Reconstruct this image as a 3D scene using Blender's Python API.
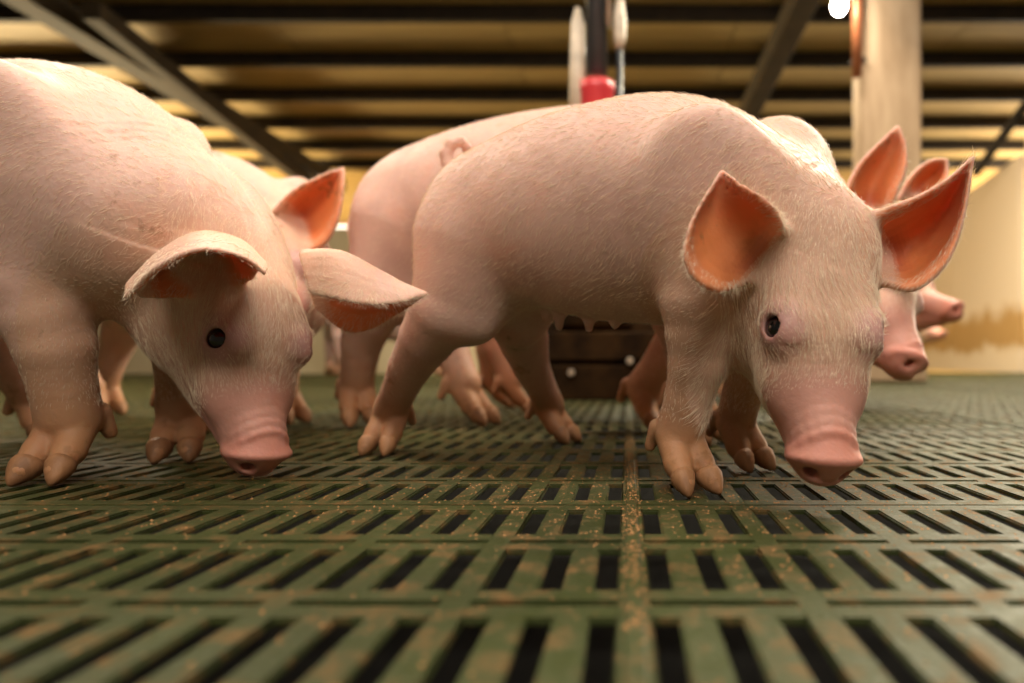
import bpy, bmesh, math, random
import numpy as np
from mathutils import Vector, Matrix
from mathutils.bvhtree import BVHTree

rng = np.random.default_rng(7)
random.seed(7)
for o in list(bpy.data.objects):
    bpy.data.objects.remove(o)
SC = bpy.context.scene
COL = SC.collection

# ------------------------------------------------------------------ camera
F_PX, CX, CY, CAM_H = 683.0, 628.0, 361.0, 0.10
cam_d = bpy.data.cameras.new('camera')
cam_d.sensor_width = 36.0
cam_d.lens = 36.0 * F_PX / 1024.0
cam_d.shift_x = (512.0 - CX) / 1024.0
cam_d.shift_y = (CY - 341.5) / 1024.0
cam_d.clip_start = 0.02
cam_d.dof.use_dof = True
cam_d.dof.focus_distance = 0.51
cam_d.dof.aperture_fstop = 3.5
cam = bpy.data.objects.new('camera', cam_d)
COL.objects.link(cam)
cam.location = (0, 0, CAM_H)
cam.rotation_euler = (math.pi / 2, 0, 0)
SC.camera = cam

# ------------------------------------------------------------------ light, exposure
world = bpy.data.worlds.new('World')
SC.world = world
world.use_nodes = True
world.node_tree.nodes['Background'].inputs[0].default_value = (1.0, 0.80, 0.58, 1)
world.node_tree.nodes['Background'].inputs[1].default_value = 0.06
SC.view_settings.view_transform = 'Standard'
SC.view_settings.look = 'None'
SC.view_settings.exposure = 0.74
SC.view_settings.gamma = 1.0


def area(name, loc, target, sx, sy, watts, color):
    d = bpy.data.lights.new(name, 'AREA')
    d.shape = 'RECTANGLE'
    d.size, d.size_y, d.energy, d.color = sx, sy, watts, color
    o = bpy.data.objects.new(name, d)
    COL.objects.link(o)
    o.location = loc
    o.rotation_euler = (Vector(target) - Vector(loc)).to_track_quat('-Z', 'Y').to_euler()
    return o


area('unseen_light', (-0.15, 0.42, 2.1), (-0.1, 0.70, 0.2), 2.0, 1.0, 30, (1.0, 0.90, 0.78))
area('unseen_light', (0.3, -1.5, 1.9), (0.0, 0.6, 0.2), 1.8, 0.6, 24, (1.0, 0.89, 0.76))  # frontal fill, added to brighten the sides facing the camera
area('unseen_light', (1.5, 2.3, 2.2), (0.1, 0.7, 0.25), 0.6, 0.6, 55, (1.0, 0.86, 0.66))  # added behind the pigs to give ears and backs a bright rim
area('unseen_light', (-2.0, 2.2, 2.25), (-0.4, 0.8, 0.2), 0.6, 0.6, 20, (1.0, 0.84, 0.62))
area('aisle_fill', (-7.4, 8.2, 1.3), (-2.0, 7.6, 2.6), 2.0, 1.0, 330, (1.0, 0.78, 0.44))  # uplight added out of view to brighten the far roof boards
area('aisle_fill', (6.6, 8.3, 1.6), (1.5, 7.6, 2.6), 2.0, 1.0, 240, (1.0, 0.85, 0.64))  # unseen uplight put in for the roof and the right wall
area('aisle_fill', (1.3, 4.6, 2.35), (1.3, 4.7, 0.0), 3.0, 0.4, 150, (1.0, 0.88, 0.64))  # light added to brighten the floor towards the far right


# ------------------------------------------------------------------ helpers
def at(px, py, y):
    """photo pixel at depth y -> world point"""
    return np.array([(px - CX) * y / F_PX, y, CAM_H + (CY - py) * y / F_PX])


def tag(o, label=None, cat=None, group=None, kind=None):
    if label: o['label'] = label
    if cat: o['category'] = cat
    if group: o['group'] = group
    if kind: o['kind'] = kind
    return o


def empty(name, loc=(0, 0, 0)):
    o = bpy.data.objects.new(name, None)
    o.empty_display_size = 0.05
    COL.objects.link(o)
    o.location = loc
    return o


def link_mesh(name, me, mat, parent=None, smooth=True):
    o = bpy.data.objects.new(name, me)
    COL.objects.link(o)
    if mat is not None and not me.materials:
        me.materials.append(mat)
    if smooth:
        me.polygons.foreach_set('use_smooth', np.ones(len(me.polygons), bool))
    if parent is not None:
        o.parent = parent
        bpy.context.view_layer.update()
        o.matrix_parent_inverse = parent.matrix_world.inverted()
    return o


def mesh_from(name, V, Fc):
    me = bpy.data.meshes.new(name)
    V = np.asarray(V, np.float32)
    Fc = np.asarray(Fc, np.int32)
    me.vertices.add(len(V))
    me.vertices.foreach_set('co', V.ravel())
    n = Fc.shape[1]
    me.loops.add(Fc.size)
    me.loops.foreach_set('vertex_index', Fc.ravel())
    me.polygons.add(len(Fc))
    me.polygons.foreach_set('loop_start', np.arange(0, Fc.size, n, dtype=np.int32))
    me.update(calc_edges=True)
    return me


def bm_obj(name, bm, mat, parent=None, smooth=False):
    me = bpy.data.meshes.new(name)
    bmesh.ops.recalc_face_normals(bm, faces=bm.faces)
    bm.to_mesh(me)
    bm.free()
    return link_mesh(name, me, mat, parent, smooth)


def add_box(bm, c, size, rot=None, bevel=0.0):
    r = bmesh.ops.create_cube(bm, size=1.0)
    M = Matrix.Translation(Vector(c)) @ (rot.to_4x4() if rot else Matrix.Identity(4)) @ Matrix.Diagonal((*size, 1))
    bmesh.ops.transform(bm, matrix=M, verts=r['verts'])
    if bevel > 0:
        ed = {e for v in r['verts'] for e in v.link_edges}
        bmesh.ops.bevel(bm, geom=list(ed), offset=bevel, segments=1, affect='EDGES')


def add_beam(bm, a, b, w, h, bevel=0.0):
    a, b = Vector(a), Vector(b)
    q = (b - a).to_track_quat('Y', 'Z').to_matrix()
    add_box(bm, (a + b) / 2, (w, (b - a).length, h), q, bevel)


def add_tube(bm, a, b, r1, r2=None, seg=20, caps=True):
    a, b = Vector(a), Vector(b)
    r2 = r1 if r2 is None else r2
    q = (b - a).to_track_quat('Z', 'Y').to_matrix().to_4x4()
    r = bmesh.ops.create_cone(bm, cap_ends=caps, segments=seg, radius1=r1, radius2=r2, depth=(b - a).length)
    bmesh.ops.transform(bm, matrix=Matrix.Translation((a + b) / 2) @ q, verts=r['verts'])


def add_lathe(bm, prof, seg=24, loc=(0, 0, 0)):
    rings = []
    for (r, z) in prof:
        rings.append([bm.verts.new((loc[0] + r * math.cos(2 * math.pi * k / seg), loc[1] + r * math.sin(2 * math.pi * k / seg), loc[2] + z)) for k in range(seg)])
    for A, B in zip(rings[:-1], rings[1:]):
        for k in range(seg):
            bm.faces.new((A[k], A[(k + 1) % seg], B[(k + 1) % seg], B[k]))
    bm.faces.new(rings[0][::-1])
    bm.faces.new(rings[-1])


# ------------------------------------------------------------------ materials
def new_mat(name):
    m = bpy.data.materials.new(name)
    m.use_nodes = True
    nt = m.node_tree
    return m, nt, nt.nodes['Principled BSDF']


def N(nt, t, **kw):
    n = nt.nodes.new(t)
    for k, v in kw.items():
        setattr(n, k, v)
    return n


def noise(nt, scale, detail=4, rough=0.55, coord='Object', stretch=None):
    tc = N(nt, 'ShaderNodeTexCoord')
    out = tc.outputs[coord]
    if stretch:
        mp = N(nt, 'ShaderNodeMapping')
        mp.inputs['Scale'].default_value = stretch
        nt.links.new(out, mp.inputs[0])
        out = mp.outputs[0]
    n = N(nt, 'ShaderNodeTexNoise')
    n.inputs['Scale'].default_value = scale
    n.inputs['Detail'].default_value = detail
    n.inputs['Roughness'].default_value = rough
    nt.links.new(out, n.inputs['Vector'])
    return n


def ramp(nt, src, stops):
    r = N(nt, 'ShaderNodeValToRGB')
    els = r.color_ramp.elements
    while len(els) < len(stops):
        els.new(0.5)
    for e, (p, c) in zip(els, stops):
        e.position = p
        e.color = (*c, 1) if len(c) == 3 else c
    nt.links.new(src, r.inputs[0])
    return r


def mix(nt, a, b, fac, mode='MIX'):
    m = N(nt, 'ShaderNodeMix', data_type='RGBA', blend_type=mode)
    for s, v in ((0, fac), (6, a), (7, b)):
        if isinstance(v, (int, float)):
            m.inputs[s].default_value = v
        elif isinstance(v, tuple):
            m.inputs[s].default_value = (*v, 1)
        else:
            nt.links.new(v, m.inputs[s])
    return m.outputs[2]


def bump(nt, bsdf, h, strength, dist):
    b = N(nt, 'ShaderNodeBump')
    b.inputs['Strength'].default_value = strength
    b.inputs['Distance'].default_value = dist
    nt.links.new(h, b.inputs['Height'])
    nt.links.new(b.outputs[0], bsdf.inputs['Normal'])


def simple(name, col, rough=0.6, metal=0.0, col2=None, scale=20.0, bstr=0.0, stretch=None):
    m, nt, b = new_mat(name)
    b.inputs['Roughness'].default_value = rough
    b.inputs['Metallic'].default_value = metal
    col2 = col2 or tuple(c * 0.7 for c in col)
    n = noise(nt, scale, stretch=stretch)
    r = ramp(nt, n.outputs[0], [(0.35, col2), (0.65, col)])
    nt.links.new(r.outputs[0], b.inputs['Base Color'])
    if bstr:
        bump(nt, b, n.outputs[0], bstr, 0.01)
    return m


def skin_material():
    m, nt, b = new_mat('pig_skin')
    a = N(nt, 'ShaderNodeAttribute', attribute_name='tint')
    d = N(nt, 'ShaderNodeAttribute', attribute_name='dirt')
    n1 = noise(nt, 22, 4)
    r1 = ramp(nt, n1.outputs[0], [(0.30, (0.86, 0.80, 0.80)), (0.55, (1, 1, 1)), (0.75, (1.04, 0.90, 0.85))])
    c = mix(nt, a.outputs['Color'], r1.outputs[0], 0.8, 'MULTIPLY')
    # small brown scuffs and grime, strongest where the dirt attribute is high
    n2 = noise(nt, 75, 5, 0.6)
    n3 = noise(nt, 11, 2)
    ms = N(nt, 'ShaderNodeMath', operation='MULTIPLY')
    nt.links.new(n2.outputs[0], ms.inputs[0]); nt.links.new(n3.outputs[0], ms.inputs[1])
    ad = N(nt, 'ShaderNodeMath', operation='MULTIPLY_ADD')
    nt.links.new(d.outputs['Fac'], ad.inputs[0]); ad.inputs[1].default_value = 0.16
    nt.links.new(ms.outputs[0], ad.inputs[2])
    r2 = ramp(nt, ad.outputs[0], [(0.385, (0, 0, 0)), (0.46, (1, 1, 1))])
    f2 = N(nt, 'ShaderNodeMath', operation='MULTIPLY')
    nt.links.new(r2.outputs[0], f2.inputs[0]); f2.inputs[1].default_value = 0.6
    c = mix(nt, c, (0.28, 0.13, 0.05), f2.outputs[0])
    nt.links.new(c, b.inputs['Base Color'])
    b.inputs['Roughness'].default_value = 0.56
    b.inputs['Specular IOR Level'].default_value = 0.35
    b.inputs['Subsurface Weight'].default_value = 0.30
    b.inputs['Subsurface Radius'].default_value = (1.0, 0.38, 0.2)
    b.inputs['Subsurface Scale'].default_value = 0.007
    nb = noise(nt, 260, 3)
    nc = noise(nt, 60, 3)
    s = N(nt, 'ShaderNodeMath', operation='ADD')
    nt.links.new(nb.outputs[0], s.inputs[0]); nt.links.new(nc.outputs[0], s.inputs[1])
    bump(nt, b, s.outputs[0], 0.35, 0.0012)
    return m


def hair_material():
    m, nt, b = new_mat('bristle')
    b.inputs['Base Color'].default_value = (0.90, 0.75, 0.56, 1)
    b.inputs['Roughness'].default_value = 0.42
    b.inputs['Specular IOR Level'].default_value = 0.5
    return m


M_SKIN = skin_material()
M_HAIR = hair_material()


def eye_material():
    m, nt, b = new_mat('pig_eye')
    tc = N(nt, 'ShaderNodeTexCoord')
    sp = N(nt, 'ShaderNodeSeparateXYZ')
    nt.links.new(tc.outputs['Object'], sp.inputs[0])
    r = ramp(nt, sp.outputs[2], [(0.0, (0.55, 0.42, 0.38)), (0.52, (0.25, 0.20, 0.19)), (0.62, (0.035, 0.028, 0.026)), (0.80, (0.02, 0.016, 0.016)), (0.84, (0.004, 0.004, 0.005))])
    nt.links.new(r.outputs[0], b.inputs['Base Color'])
    b.inputs['Roughness'].default_value = 0.06
    b.inputs['Coat Weight'].default_value = 0.6
    b.inputs['Coat Roughness'].default_value = 0.03
    return m


M_EYE = eye_material()
M_HOOF = simple('hoof_horn', (0.44, 0.215, 0.095), 0.6, 0, (0.24, 0.11, 0.045), 60, 0.2, (1, 1, 0.35))

# ------------------------------------------------------------------ implicit surfaces (numpy)
def smin(a, b, k):
    h = np.clip(0.5 + 0.5 * (b - a) / k, 0, 1)
    return b * (1 - h) + a * h - k * h * (1 - h)


class Prim:
    def __init__(s, f, lo, hi, k=0.012, sub=False):
        s.f, s.k, s.sub = f, k, sub
        s.lo, s.hi = np.asarray(lo) - k - 0.014, np.asarray(hi) + k + 0.014


def evaluate(prims, P):
    D = np.full(len(P), 0.5)
    for pr in prims:
        idx = np.nonzero(np.all((P > pr.lo) & (P < pr.hi), axis=1))[0]
        if not len(idx):
            continue
        d = pr.f(P[idx])
        if pr.sub:
            D[idx] = -smin(-D[idx], d, pr.k)
        else:
            D[idx] = smin(D[idx], d, pr.k)
    return D


def cone_prim(a, b, ra, rb, k=0.012, sub=False):
    a, b = np.asarray(a, float), np.asarray(b, float)
    ba = b - a
    L2 = ba @ ba + 1e-12

    def f(P):
        q = P - a
        t = np.clip(q @ ba / L2, 0, 1)
        return np.linalg.norm(q - t[:, None] * ba, axis=1) - (ra + (rb - ra) * t)
    r = max(ra, rb)
    return Prim(f, np.minimum(a, b) - r, np.maximum(a, b) + r, k, sub)


def chain(pts, k=0.010, sub=False):
    cs = [cone_prim(p[0], q[0], p[1], q[1], k, sub) for p, q in zip(pts[:-1], pts[1:])]

    def f(P):
        d = cs[0].f(P)
        for c in cs[1:]:
            d = smin(d, c.f(P), .0025)
        return d
    r = max(p[1] for p in pts)
    A = np.array([p[0] for p in pts])
    return [Prim(f, A.min(0) - r, A.max(0) + r, k, sub)]


def ell_prim(c, axes, R, k=0.012, sub=False):
    """axes: semi lengths, R: rows are axis directions"""
    c, axes, R = np.asarray(c, float), np.asarray(axes, float), np.asarray(R, float)

    def f(P):
        q = (P - c) @ R.T
        k0 = np.linalg.norm(q / axes, axis=1)
        k1 = np.linalg.norm(q / axes ** 2, axis=1) + 1e-9
        return k0 * (k0 - 1) / k1
    r = axes.max()
    return Prim(f, c - r, c + r, k, sub)


def catmull(A, n):
    A = np.asarray(A, float)
    Q = np.vstack([2 * A[0] - A[1], A, 2 * A[-1] - A[-2]])
    out = []
    for i in range(1, len(Q) - 2):
        for t in np.arange(n) / n:
            p0, p1, p2, p3 = Q[i - 1], Q[i], Q[i + 1], Q[i + 2]
            out.append(0.5 * (2 * p1 + (p2 - p0) * t + (2 * p0 - 5 * p1 + 4 * p2 - p3) * t * t + (3 * p1 - p0 - 3 * p2 + p3) * t ** 3))
    out.append(A[-1])
    return np.array(out)


def tube_prim(C, S, U, W, HU, HD, k=0.012, n=7):
    """sweep of elliptic sections; one Prim (min over segments)"""
    rows = catmull(np.hstack([np.asarray(C), np.asarray(S), np.asarray(U), np.c_[W, HU, HD]]), n)
    C, S, U = rows[:, 0:3], rows[:, 3:6], rows[:, 6:9]
    W, HU, HD = rows[:, 9], rows[:, 10], rows[:, 11]
    S = S / np.linalg.norm(S, axis=1)[:, None]
    U = U / np.linalg.norm(U, axis=1)[:, None]

    S = S - 0
    nseg = len(C) - 1
    BA = C[1:] - C[:-1]
    LN = np.linalg.norm(BA, axis=1)
    TT = BA / LN[:, None]
    par = np.hstack([S, U, np.c_[W, HU, HD]]).astype(np.float32)
    C4, T4, L4 = C.astype(np.float32), TT.astype(np.float32), LN.astype(np.float32)
    c2 = (C4 ** 2).sum(1)
    rmax = max(W.max(), HU.max(), HD.max()) + k + 0.024

    def dot(a, b):
        return np.einsum('ij,ij->i', a, b)

    def chunk(P):
        d2 = c2[None] - 2 * P @ C4.T
        j = d2.argmin(1)
        D = np.full(len(P), 0.5, np.float32)
        near = np.nonzero(d2[np.arange(len(P)), j] + dot(P, P) < (rmax + .01) ** 2)[0]
        P, j = P[near], j[near]
        Dn = D[near]
        for off in (-3, -2, -1, 0, 1, 2):
            i = np.clip(j + off, 0, nseg - 1)
            T = T4[i]
            q = P - C4[i]
            t = np.clip(dot(q, T) / L4[i], 0, 1)[:, None]
            q = q - (t * L4[i][:, None]) * T
            pr = par[i] * (1 - t) + par[i + 1] * t
            s, u = pr[:, :3], pr[:, 3:6]
            s = s - T * dot(s, T)[:, None]
            s = s / np.sqrt(dot(s, s))[:, None]
            u = np.cross(T, s)
            u = u * np.sign(dot(u, pr[:, 3:6]))[:, None]
            w = pr[:, 6]
            x, y, e = dot(q, s), dot(q, u), dot(q, T)
            h = np.where(y > 0, pr[:, 7], pr[:, 8])
            m = np.minimum(w, h)
            k0 = np.sqrt((x / w) ** 2 + (y / h) ** 2 + (e / m) ** 2)
            k1 = np.sqrt((x / w ** 2) ** 2 + (y / h ** 2) ** 2 + (e / m ** 2) ** 2) + 1e-6
            Dn = np.minimum(Dn, k0 * (k0 - 1) / k1)
        D[near] = Dn
        return D

    def f(P):
        P = P.astype(np.float32)
        return np.concatenate([chunk(P[i:i + 100000]) for i in range(0, len(P), 100000)]) if len(P) else np.zeros(0)
    r = max(W.max(), HU.max(), HD.max())
    return Prim(f, C.min(0) - r, C.max(0) + r, k)


class Ear:
    """thin cupped sheet through three polylines (base -> tip)"""
    def __init__(s, A, B, Cc, r0=0.0042, r1=0.0016, k=0.010, flip=False):
        A, B, Cc = catmull(A, 5), catmull(B, 5), catmull(Cc, 5)
        n = len(A)
        vs = np.linspace(-1, 1, 13)
        G = np.array([[A[i] * (0.5 * v * (v - 1)) + B[i] * (1 - v * v) + Cc[i] * (0.5 * v * (v + 1)) for v in vs] for i in range(n)])
        m = len(vs)
        s.V = G.reshape(-1, 3)
        g = np.cross(G[1:, :-1] - G[:-1, :-1], G[:-1, 1:] - G[:-1, :-1]).sum(1)   # summed -normals per ring
        inner = 0.5 * (A + Cc) - B
        flip = (-(g) * inner[:-1]).sum() < 0        # positive side = hollow of the ear
        quads, rad, uu, vv = [], [], [], []
        for i in range(n - 1):
            for j in range(m - 1):
                q = [i * m + j, i * m + j + 1, (i + 1) * m + j + 1, (i + 1) * m + j]
                quads.append(q[::-1] if flip else q)
                t = (i + 0.5) / (n - 1)
                v = abs(vs[j] + vs[j + 1]) / 2
                rad.append((r0 + (r1 - r0) * min(1, t * 1.3)) * (1 - 0.35 * v * v))
                uu.append(t); vv.append(v)
        s.rad, s.u, s.v = np.array(rad), np.array(uu), np.array(vv)
        s.bvh = BVHTree.FromPolygons([tuple(p) for p in s.V], quads)
        s.lo, s.hi = s.V.min(0) - 0.006, s.V.max(0) + 0.006
        s.k = k

    def near(s, P, mx=0.04):
        D = np.full(len(P), 0.5); side = np.zeros(len(P)); I = np.zeros(len(P), int)
        fn = s.bvh.find_nearest
        for i, p in enumerate(P.tolist()):
            loc, nor, ix, d = fn(p, mx)
            if loc is not None:
                D[i] = d; I[i] = ix
                side[i] = (p[0] - loc.x) * nor.x + (p[1] - loc.y) * nor.y + (p[2] - loc.z) * nor.z
        return D, side, I

    def prim(s):
        def f(P):
            D, _, I = s.near(P)
            return D - s.rad[I]
        return Prim(f, s.lo, s.hi, s.k)


def surface_nets(D, o, h):
    nx, ny, nz = D.shape
    sgn = D < 0
    cs = np.zeros((nx - 1, ny - 1, nz - 1), np.int8)
    offs = [(i, j, k) for i in (0, 1) for j in (0, 1) for k in (0, 1)]
    for (i, j, k) in offs:
        cs += sgn[i:nx - 1 + i, j:ny - 1 + j, k:nz - 1 + k]
    act = (cs > 0) & (cs < 8)
    ci = np.argwhere(act)
    imap = np.full(act.shape, -1, np.int32)
    imap[act] = np.arange(len(ci))
    vals = np.stack([D[ci[:, 0] + i, ci[:, 1] + j, ci[:, 2] + k] for (i, j, k) in offs], 1)
    offa = np.array(offs, float)
    acc = np.zeros((len(ci), 3)); cnt = np.zeros(len(ci))
    for a in range(8):
        for b in range(a + 1, 8):
            if np.abs(offa[a] - offa[b]).sum() != 1:
                continue
            m = (vals[:, a] < 0) != (vals[:, b] < 0)
            t = vals[m, a] / (vals[m, a] - vals[m, b])
            acc[m] += offa[a] + t[:, None] * (offa[b] - offa[a])
            cnt[m] += 1
    V = (ci + acc / cnt[:, None]) * h + o
    quads = []
    for ax in range(3):
        sl0 = [slice(None)] * 3; sl1 = [slice(None)] * 3
        sl0[ax] = slice(0, -1); sl1[ax] = slice(1, None)
        s0, s1 = sgn[tuple(sl0)], sgn[tuple(sl1)]
        e = np.argwhere(s0 != s1)
        inside = s0[e[:, 0], e[:, 1], e[:, 2]]
        u, v = (ax + 1) % 3, (ax + 2) % 3
        ok = (e[:, u] > 0) & (e[:, v] > 0) & (e[:, u] < D.shape[u] - 1) & (e[:, v] < D.shape[v] - 1)
        e, inside = e[ok], inside[ok]
        c = []
        for (du, dv) in ((-1, -1), (0, -1), (0, 0), (-1, 0)):
            q = e.copy(); q[:, u] += du; q[:, v] += dv
            c.append(imap[q[:, 0], q[:, 1], q[:, 2]])
        q = np.stack(c, 1)
        q[~inside] = q[~inside][:, ::-1]
        quads.append(q)
    return V, np.vstack(quads)


def polygonise(prims, h, zmin=None):
    adds = [p for p in prims if not p.sub]
    lo = np.min([p.lo + p.k for p in adds], 0)
    hi = np.max([p.hi - p.k for p in adds], 0)
    c = 4 * h
    nb = np.ceil((hi - lo) / c).astype(int) + 1
    ax = [lo[i] + c * np.arange(nb[i] + 1) for i in range(3)]
    G = np.stack(np.meshgrid(*ax, indexing='ij'), -1).reshape(-1, 3)
    Dc = evaluate(prims, G).reshape(nb + 1)
    near = np.zeros(tuple(nb), bool)
    blk = np.zeros(tuple(nb))
    for i in (0, 1):
        for j in (0, 1):
            for k in (0, 1):
                s = Dc[i:nb[0] + i, j:nb[1] + j, k:nb[2] + k]
                near |= np.abs(s) < 1.6 * c
                blk += np.where(s < 0, -1, 1)
    fine = np.repeat(np.repeat(np.repeat(np.where(blk < 0, -0.1, 0.1), 4, 0), 4, 1), 4, 2).astype(np.float32)
    near |= np.abs(blk) < 7.5
    nf = np.repeat(np.repeat(np.repeat(near, 4, 0), 4, 1), 4, 2)
    idx = np.argwhere(nf)
    fine[nf] = evaluate(prims, idx * h + lo)
    V, Q = surface_nets(fine, lo, h)
    # Taubin smoothing
    E = np.vstack([Q[:, [0, 1]], Q[:, [1, 2]], Q[:, [2, 3]], Q[:, [3, 0]]])
    deg = np.bincount(E.ravel(), minlength=len(V)).astype(float)
    for lam in (0.5, -0.52, 0.5, -0.52):
        acc = np.zeros_like(V)
        for d in range(3):
            acc[:, d] = np.bincount(E[:, 0], V[E[:, 1], d], len(V)) + np.bincount(E[:, 1], V[E[:, 0], d], len(V))
        V = V + lam * (acc / deg[:, None] - V)
    return V, Q


def unit(v):
    v = np.asarray(v, float)
    return v / np.linalg.norm(v)


def smooth01(x, a, b):
    t = np.clip((x - a) / (b - a), 0, 1)
    return t * t * (3 - 2 * t)


# ------------------------------------------------------------------ the pig builder
#        x     zc    half-w  up    down   (metres, for a pig of scale 1)
SPINE = [(-.350, .232, .030, .034, .040),
         (-.325, .235, .060, .064, .062),
         (-.280, .238, .077, .084, .068),
         (-.210, .242, .084, .096, .084),
         (-.135, .244, .085, .099, .102),
         (-.060, .240, .084, .096, .103),
         (0.000, .222, .078, .080, .086),
         (0.050, .196, .064, .056, .062)]
HEAD = [(-.12, -.28, .215, .25, .26), (0, -.25, .250, .25, .32), (.12, -.22, .268, .255, .40), (.28, -.22, .258, .26, .44),
        (.42, -.225, .236, .245, .41), (.55, -.235, .204, .215, .335), (.68, -.24, .172, .165, .245), (.80, -.24, .144, .132, .170),
        (.90, -.24, .124, .115, .130), (.965, -.24, .120, .112, .12)]


def claw_mesh(base, tip, wide, up, lat, r):
    """small horn claw: lofted from a round base to a blunt point with a flat sole"""
    base, tip = np.asarray(base), np.asarray(tip)
    ax = tip - base
    V, Fc = [], []
    seg, st = 12, [(0.0, .95), (0.2, .98), (0.5, .78), (0.8, .46), (1.0, .16)]
    upv = unit(up - unit(ax) * (up @ unit(ax)))
    for t, k in st:
        c = base + ax * t
        for j in range(seg):
            a = 2 * math.pi * j / seg
            p = c + lat * (math.cos(a) * r * wide * k) + upv * (math.sin(a) * r * k)
            p[2] = max(p[2], 0.0006)
            V.append(p)
    n = len(st)
    for i in range(n - 1):
        for j in range(seg):
            Fc.append([i * seg + j, i * seg + (j + 1) % seg, (i + 1) * seg + (j + 1) % seg, (i + 1) * seg + j])
    b0, b1 = len(V), len(V) + 1
    V += [base - ax * 0.1, tip]
    for j in range(0, seg):
        jn = (j + 1) % seg
        Fc.append([b0, jn, j, b0]); Fc.append([b1, (n - 1) * seg + j, (n - 1) * seg + jn, b1])
    me = bpy.data.meshes.new('hoof')
    me.from_pydata([tuple(v) for v in V], [], [list(dict.fromkeys(f)) for f in Fc])
    return me


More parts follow.
